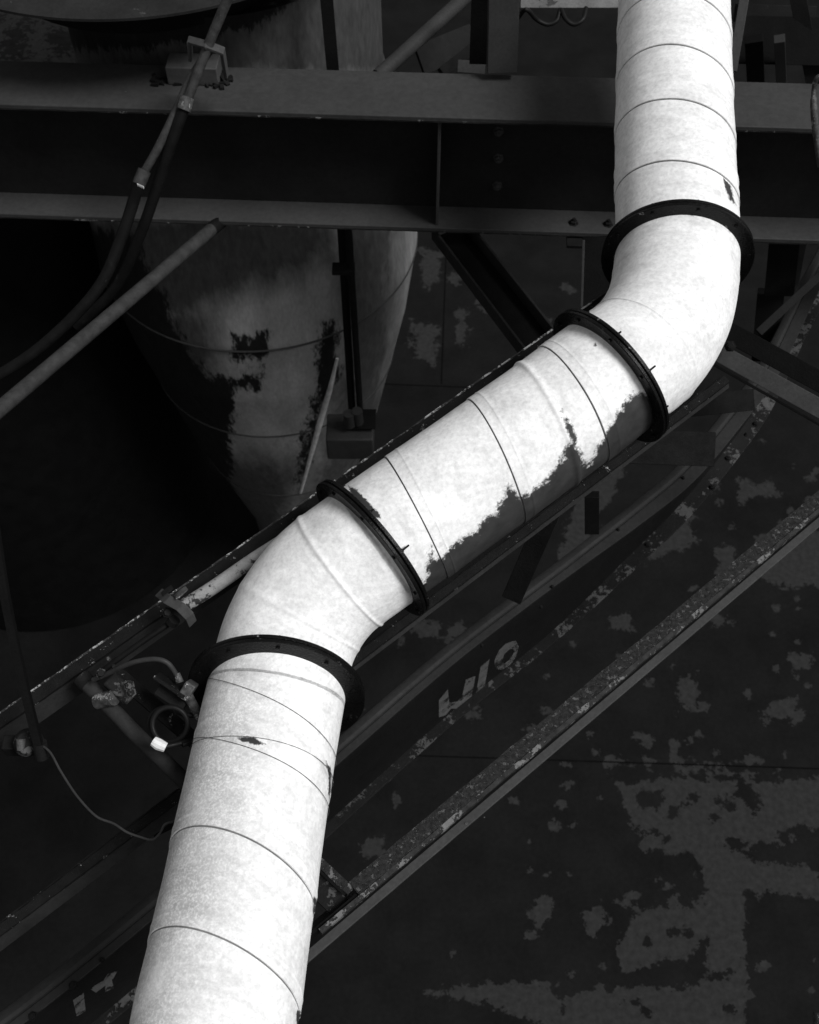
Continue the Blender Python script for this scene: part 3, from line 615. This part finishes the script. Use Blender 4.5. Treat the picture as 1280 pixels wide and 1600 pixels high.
# clamp and block on the girder
tp = WZ(307, 118, GH); cz = gm.z
ck = thing('conduit_clamp', tp, 'bent strap and grey block holding the conduits on top of the girder', 'clamp')
blk = WZ(306, 122, GH); b = MB(); b.box(blk+Z*0.045, gd, gs, Z, 0.235, 0.12, 0.088); b.build('block', M['block'], ck, bevel=0.004)
b = MB(); P = [W(298, 90, 4.66), W(296, 63, 4.60), W(322, 70, 4.52), W(348, 80, 4.58), W(354, 118, 4.74)]
for p, q in zip(P, P[1:]):
    d = (q-p).normalized(); s = d.cross(gs).normalized(); b.box((p+q)/2, d, gs, s, (q-p).length+0.010, 0.05, 0.014)
b.build('strap', M['block'], ck, bevel=0.002)
b = MB(); random.seed(3)
for k in range(46):
    c = WZ(240+random.random()*125, 126+random.gauss(0, 6), GH)+Z*0.008; a = random.random()*3.1; d = Vector((math.cos(a), math.sin(a), random.uniform(-.2, .3))).normalized()
    b.box(c, d, d.cross(Z).normalized(), Z, random.uniform(.015, .06), random.uniform(.008, .02), random.uniform(.008, .02))
tag(b.build('rust_debris', M['dark'], base=WZ(300, 140, GH)), 'heap of rust scale lying round the block on the girder', 'debris', kind='stuff')

vp = thing('standpipe_pair', W(560, 700, 7.2), 'pair of dark upright pipes in front of the hopper below the girder', 'pipe')
tube('pipe', None, None, [(532, 330, 6.0), (553, 690, 7.2)], 0.024, M['black'], parent=vp, smooth=False)
tube('pipe', None, None, [(543, 330, 5.95), (566, 690, 7.15)], 0.020, M['darkconduit'], parent=vp, smooth=False)
b = MB(); p = W(537, 420, 6.2); b.box(p, X, Y, Z, 0.13, 0.08, 0.03); b.build('pipe_clip', M['dark'], vp, bevel=0.004)
jb2 = thing('junction_box', W(545, 700, 7.1), 'dark junction box at the foot of the upright pipes above the rail', 'box')
b = MB(); b.box(W(548, 682, 7.0), X, Y, Z, 0.30, 0.22, 0.20); b.build('housing', M['rail'], jb2, bevel=0.01)
b = MB(); b.box(W(568, 655, 6.9), X, Y, Z, 0.16, 0.16, 0.012); b.build('cover', M['black'], jb2, bevel=0.003)
for px, py in ((545, 652), (558, 648)):
    tube('gland', None, None, [(px, py-6, 6.75), (px+2, py+12, 6.85)], 0.034, M['curve'], parent=jb2)
bar('upright_bar', 'black upright bar above the girder in front of the hopper top', 'bar', (508, -30, 5.0), (522, 130, 5.33), 0.06, 0.03, M['black'])
tube('strut_tube', 'grey strut tube slanting up to the right above the girder', 'tube', [(750, -25, 5.6), (590, 120, 5.3)], 0.036, M['post'])
bar('square_post', 'grey square post rising from the girder left of the duct', 'post', (788, -40, 4.75), (784, 108, 5.03), 0.135, 0.10, M['post'], upv=-Y)
bar('upright_bar', 'black upright bar beside the grey square post', 'bar', (752, -30, 5.1), (747, 96, 5.4), 0.085, 0.06, M['black'])
bar('flat_plate', 'dark sloping plate low between the strut tube and the post', 'plate', (655, 95, 6.0), (740, 60, 6.2), 0.16, 0.02, M['dark'])
bar('flat_plate', 'small pale plate at the foot of the black bar by the post', 'plate', (715, 103, 5.6), (758, 106, 5.6), 0.06, 0.02, M['lowflange'])
bar('angle_bar', 'black angle bar behind the small pale plate above the girder', 'bar', (690, 115, 5.9), (740, 75, 6.0), 0.06, 0.03, M['black'])
bar('cross_bar', 'pale cross bar at the top edge between post and duct', 'bar', (812, 2, 5.4), (980, 2, 5.5), 0.06, 0.04, M['palebar'])
lc = tube('hanging_cable', 'black cable looping below the pale cross bar', 'cable', [(808, 30, 5.4), (822, 15, 5.3), (838, 30, 5.38), (855, 38, 5.4), (870, 32, 5.4), (876, 15, 5.4), (884, 30, 5.38), (897, 38, 5.38), (911, 30, 5.38), (916, 12, 5.4)], 0.011, M['cable'])
bar('pale_strut', 'worn pale strut standing right of the duct top', 'strut', (1166, -20, 5.2), (1144, 112, 5.3), 0.045, 0.04, M['lowflange'])
for k, (x0_, w_, lb) in enumerate(((1178, 0.10, 'dark upright behind the girder, nearest the pale strut'), (1218, 0.06, 'grey narrow upright behind the girder, between two darker ones'), (1252, 0.09, 'dark leaning upright at the top right corner'))):
    bar('rear_post', lb, 'post', (x0_+(0 if k < 2 else -10), 60 if k < 2 else -30, 6.2), (x0_+4+(0 if k < 2 else 20), 150, 6.6), w_, 0.06, [M['black'], M['post'], M['dark']][k])
bar('rear_beam', 'black level beam crossing behind the uprights at top right', 'beam', (1150, 62, 6.4), (1330, 66, 6.4), 0.26, 0.1, M['black'])
bar('rear_beam', 'grey level beam at the top edge right of the duct', 'beam', (1150, 20, 6.6), (1270, 24, 6.6), 0.10, 0.1, M['dark'])
tube('hook_rod', 'pale hooked rod hanging over the girder at the right edge', 'hook', [(1292, 150, 4.5), (1287, 122, 4.45), (1277, 122, 4.45), (1272, 140, 4.5), (1272, 175, 4.52), (1276, 215, 4.58), (1283, 260, 4.65)], [0.008]*8+[0.010]*20+[0.014]*21, M['zinc'])

# ================================================================== FITTINGS AT LEFT
wp = tube('white_conduit', 'flaking white conduit lying along the rail left of the lower elbow', 'conduit', [(282, 950, 3.60), (330, 920, 3.62), (400, 872, 3.66), (470, 828, 3.70)], 0.024, M['whitepipe'])
kp = thing('rail_clamp', W(272, 960, 3.56), 'steel clamp plate bolted over the rail at the end of the white conduit', 'clamp')
P = [W(249, 926, 3.58), W(262, 937, 3.52), W(282, 948, 3.50), W(296, 962, 3.50), W(301, 974, 3.53)]
b = MB(); ax = (W(300, 960, 3.5)-W(275, 985, 3.5)).normalized()
for p, q in zip(P, P[1:]):
    d = (q-p).normalized(); s = d.cross(ax).normalized(); b.box((p+q)/2, d, ax, s, (q-p).length+0.003, 0.034, 0.007)
b.build('plate', M['block'], kp, bevel=0.0015)
b = MB(); b.box(W(283, 926, 3.50), ax, dA.cross(ax).normalized(), dA, 0.028, 0.028, 0.024); b.build('lug', M['zinc'], kp, bevel=0.004)
b = MB(); b.box(W(261, 923, 3.50), ax, dA.cross(ax).normalized(), dA, 0.010, 0.024, 0.034); b.build('lug', M['dark'], kp, bevel=0.002)
b = MB(); b.bolt(W(262, 957, 3.56), -ray(262, 957), 0.013, 0.012); b.build('bolt', M['dark'], kp)
b = MB(); b.rod([W(273, 968, 3.56), W(268, 974, 3.57)], 0.020, 16); b.build('ferrule', M['dark'], kp)
tube('thin_conduit', 'thin dark conduit running under the clamp plate toward the bracket', 'conduit', [(268, 972, 3.58), (215, 1008, 3.56), (165, 1045, 3.55), (150, 1062, 3.54)], 0.010, M['darkconduit'])
tube('curved_cable', 'short grey cable arching from the bracket to the sensor box', 'cable', [(146, 1062, 3.50), (170, 1052, 3.46), (205, 1036, 3.40), (240, 1030, 3.38), (262, 1036, 3.38), (277, 1056, 3.40)], 0.008, M['wire'])

br = thing('pipe_bracket', W(285, 1210, 3.5), 'rusty tube bracket below the rail, running behind the lower duct flange', 'bracket')
tube('tube', None, None, [(128, 1060, 3.58), (165, 1098, 3.55), (215, 1150, 3.52), (262, 1195, 3.50), (330, 1262, 3.48)], 0.026, M['rail'], parent=br)
tube('end_collar', None, None, [(126, 1058, 3.58), (138, 1070, 3.575)], 0.031, M['dark'], parent=br)
tube('collar', None, None, [(153, 1096, 3.535), (178, 1090, 3.50)], 0.026, M['zinc'], parent=br)
b = MB(); p, q = W(180, 1050, 3.60), W(330, 1180, 3.56); d = (q-p).normalized(); s = d.cross(Z).normalized(); b.box((p+q)/2, d, s, s.cross(d), (q-p).length, 0.05, 0.012); b.build('backing_bar', M['tooth'], br, bevel=0.002)
b = MB(); p = W(188, 1076, 3.52); b.box(p, d, s, s.cross(d), 0.10, 0.055, 0.03); b.build('saddle', M['peeled'], br, bevel=0.006)
for (px, py, r_) in ((202, 1071, 0.013), (205, 1082, 0.012), (158, 1052, 0.012), (178, 1042, 0.006), (170, 1030, 0.006)):
    b = MB(); b.bolt(W(px, py, 3.47), -ray(px, py), r_, 0.018); b.build('bolt', M['peeled'], br)
sb = thing('sensor_box', W(285, 1110, 3.45), 'small galvanised box between the bracket and the lowest duct flange', 'box')
cx = (W(288, 1085, 3.4)-W(258, 1065, 3.4)).normalized()
cy = (W(282, 1075, 3.4)-W(276, 1100, 3.4)).normalized(); cy = (cy-cx*cy.dot(cx)).normalized(); cn_ = cx.cross(cy)
b = MB(); b.box(W(272, 1084, 3.44), cx, cy, cn_, 0.105, 0.060, 0.05); b.build('housing', M['dark'], sb, bevel=0.004)
b = MB(); b.box(W(268, 1071, 3.40), cx, cy, cn_, 0.115, 0.012, 0.075); b.build('lid', M['tooth'], sb, bevel=0.002)
b = MB(); b.box(W(294, 1078, 3.395), cx, cy, cn_, 0.035, 0.055, 0.06); b.build('end_plate', M['zinc'], sb, bevel=0.004)
b = MB(); b.rod([W(281, 1066, 3.40), W(277, 1052, 3.40)], [0.013, 0.009], 12); b.build('gland', M['zinc'], sb)
b = MB(); b.rod([W(290, 1080, 3.40), W(312, 1120, 3.44)], 0.016, 12); b.build('outlet', M['zinc'], sb)
lp = []
for k in range(50):
    a = R(-60-360*1.6*k/49); rr = 27+4*math.sin(k*0.25); lp.append((264+rr*math.cos(a)*1.05, 1136+rr*math.sin(a)*1.02, 3.42-0.0009*k))
lp += [(262, 1166, 3.37), (285, 1164, 3.38), (320, 1152, 3.42)]
tube('coiled_cable', 'black cable coiled beside the lower duct with white tape on it', 'cable', [(330, 1110, 3.46), (300, 1118, 3.44)]+lp[::2]+lp[-2:], 0.0085, M['cable'], n=4, seg=12)
b = MB(); b.rod([W(240, 1158, 3.345), W(248, 1163, 3.343), W(259, 1168, 3.345)], [0.016, 0.0185, 0.015], 10); tag(b.build('tape_wrap', M['tape'], base=W(250, 1163, 3.36)), 'wrap of white tape on the coiled cable', 'tape')

# hanging bar with pulley, and wire
tube('hanging_rod', 'black flat rod hanging at the left edge down to the round fitting', 'rod', [(-12, 800, 3.1), (8, 930, 3.2), (35, 1060, 3.3), (62, 1170, 3.38)], 0.017, M['black'], seg=4)
fp = thing('round_fitting', W(45, 1165, 3.42), 'worn round fitting under the rail at the foot of the black rod', 'fitting')
b = MB(); cN = (ray(45, 1160)*-1).normalized(); b.rod([W(46, 1160, 3.48), W(44, 1160, 3.44), W(43, 1160, 3.42)], [0.045, 0.045, 0.034], 28); b.build('wheel', M['peeled'], fp, bevel=0.002)
b = MB(); b.rod([W(33, 1154, 3.42), W(33, 1172, 3.42)], [0.016, 0.013], 12); b.build('cheek', M['zinc'], fp)
b = MB(); b.rod([W(62, 1160, 3.38), W(66, 1184, 3.40)], 0.022, 14); b.build('shackle', M['dark'], fp)
b = MB(); b.box(W(25, 1165, 3.50), X, Y, Z, 0.07, 0.05, 0.06); b.build('mount', M['dark'], fp, bevel=0.004)
tube('loose_wire', 'thin grey wire sagging from the round fitting to the lower duct section', 'wire', [(58, 1160, 3.38), (78, 1175, 3.36), (95, 1205, 3.34), (120, 1243, 3.32), (150, 1275, 3.30), (178, 1287, 3.29), (198, 1300, 3.28), (220, 1308, 3.27), (238, 1312, 3.26), (250, 1302, 3.25), (258, 1288, 3.24), (275, 1283, 3.24)], 0.0036, M['wire'], seg=8)
bar('loose_plate', 'black plate lying against the rail between loose wire and lower duct', 'plate', (238, 1298, 3.9), (275, 1280, 3.9), 0.05, 0.02, M['black'])
b = MB(); b.rod([W(1284, 1585, 4.0), W(1281, 1640, 3.95)], 0.03, 20)
tag(b.build('pipe_end', M['zinc'], base=W(1281, 1640, 3.95)), 'rounded grey pipe end just showing at the lower right corner', 'pipe')
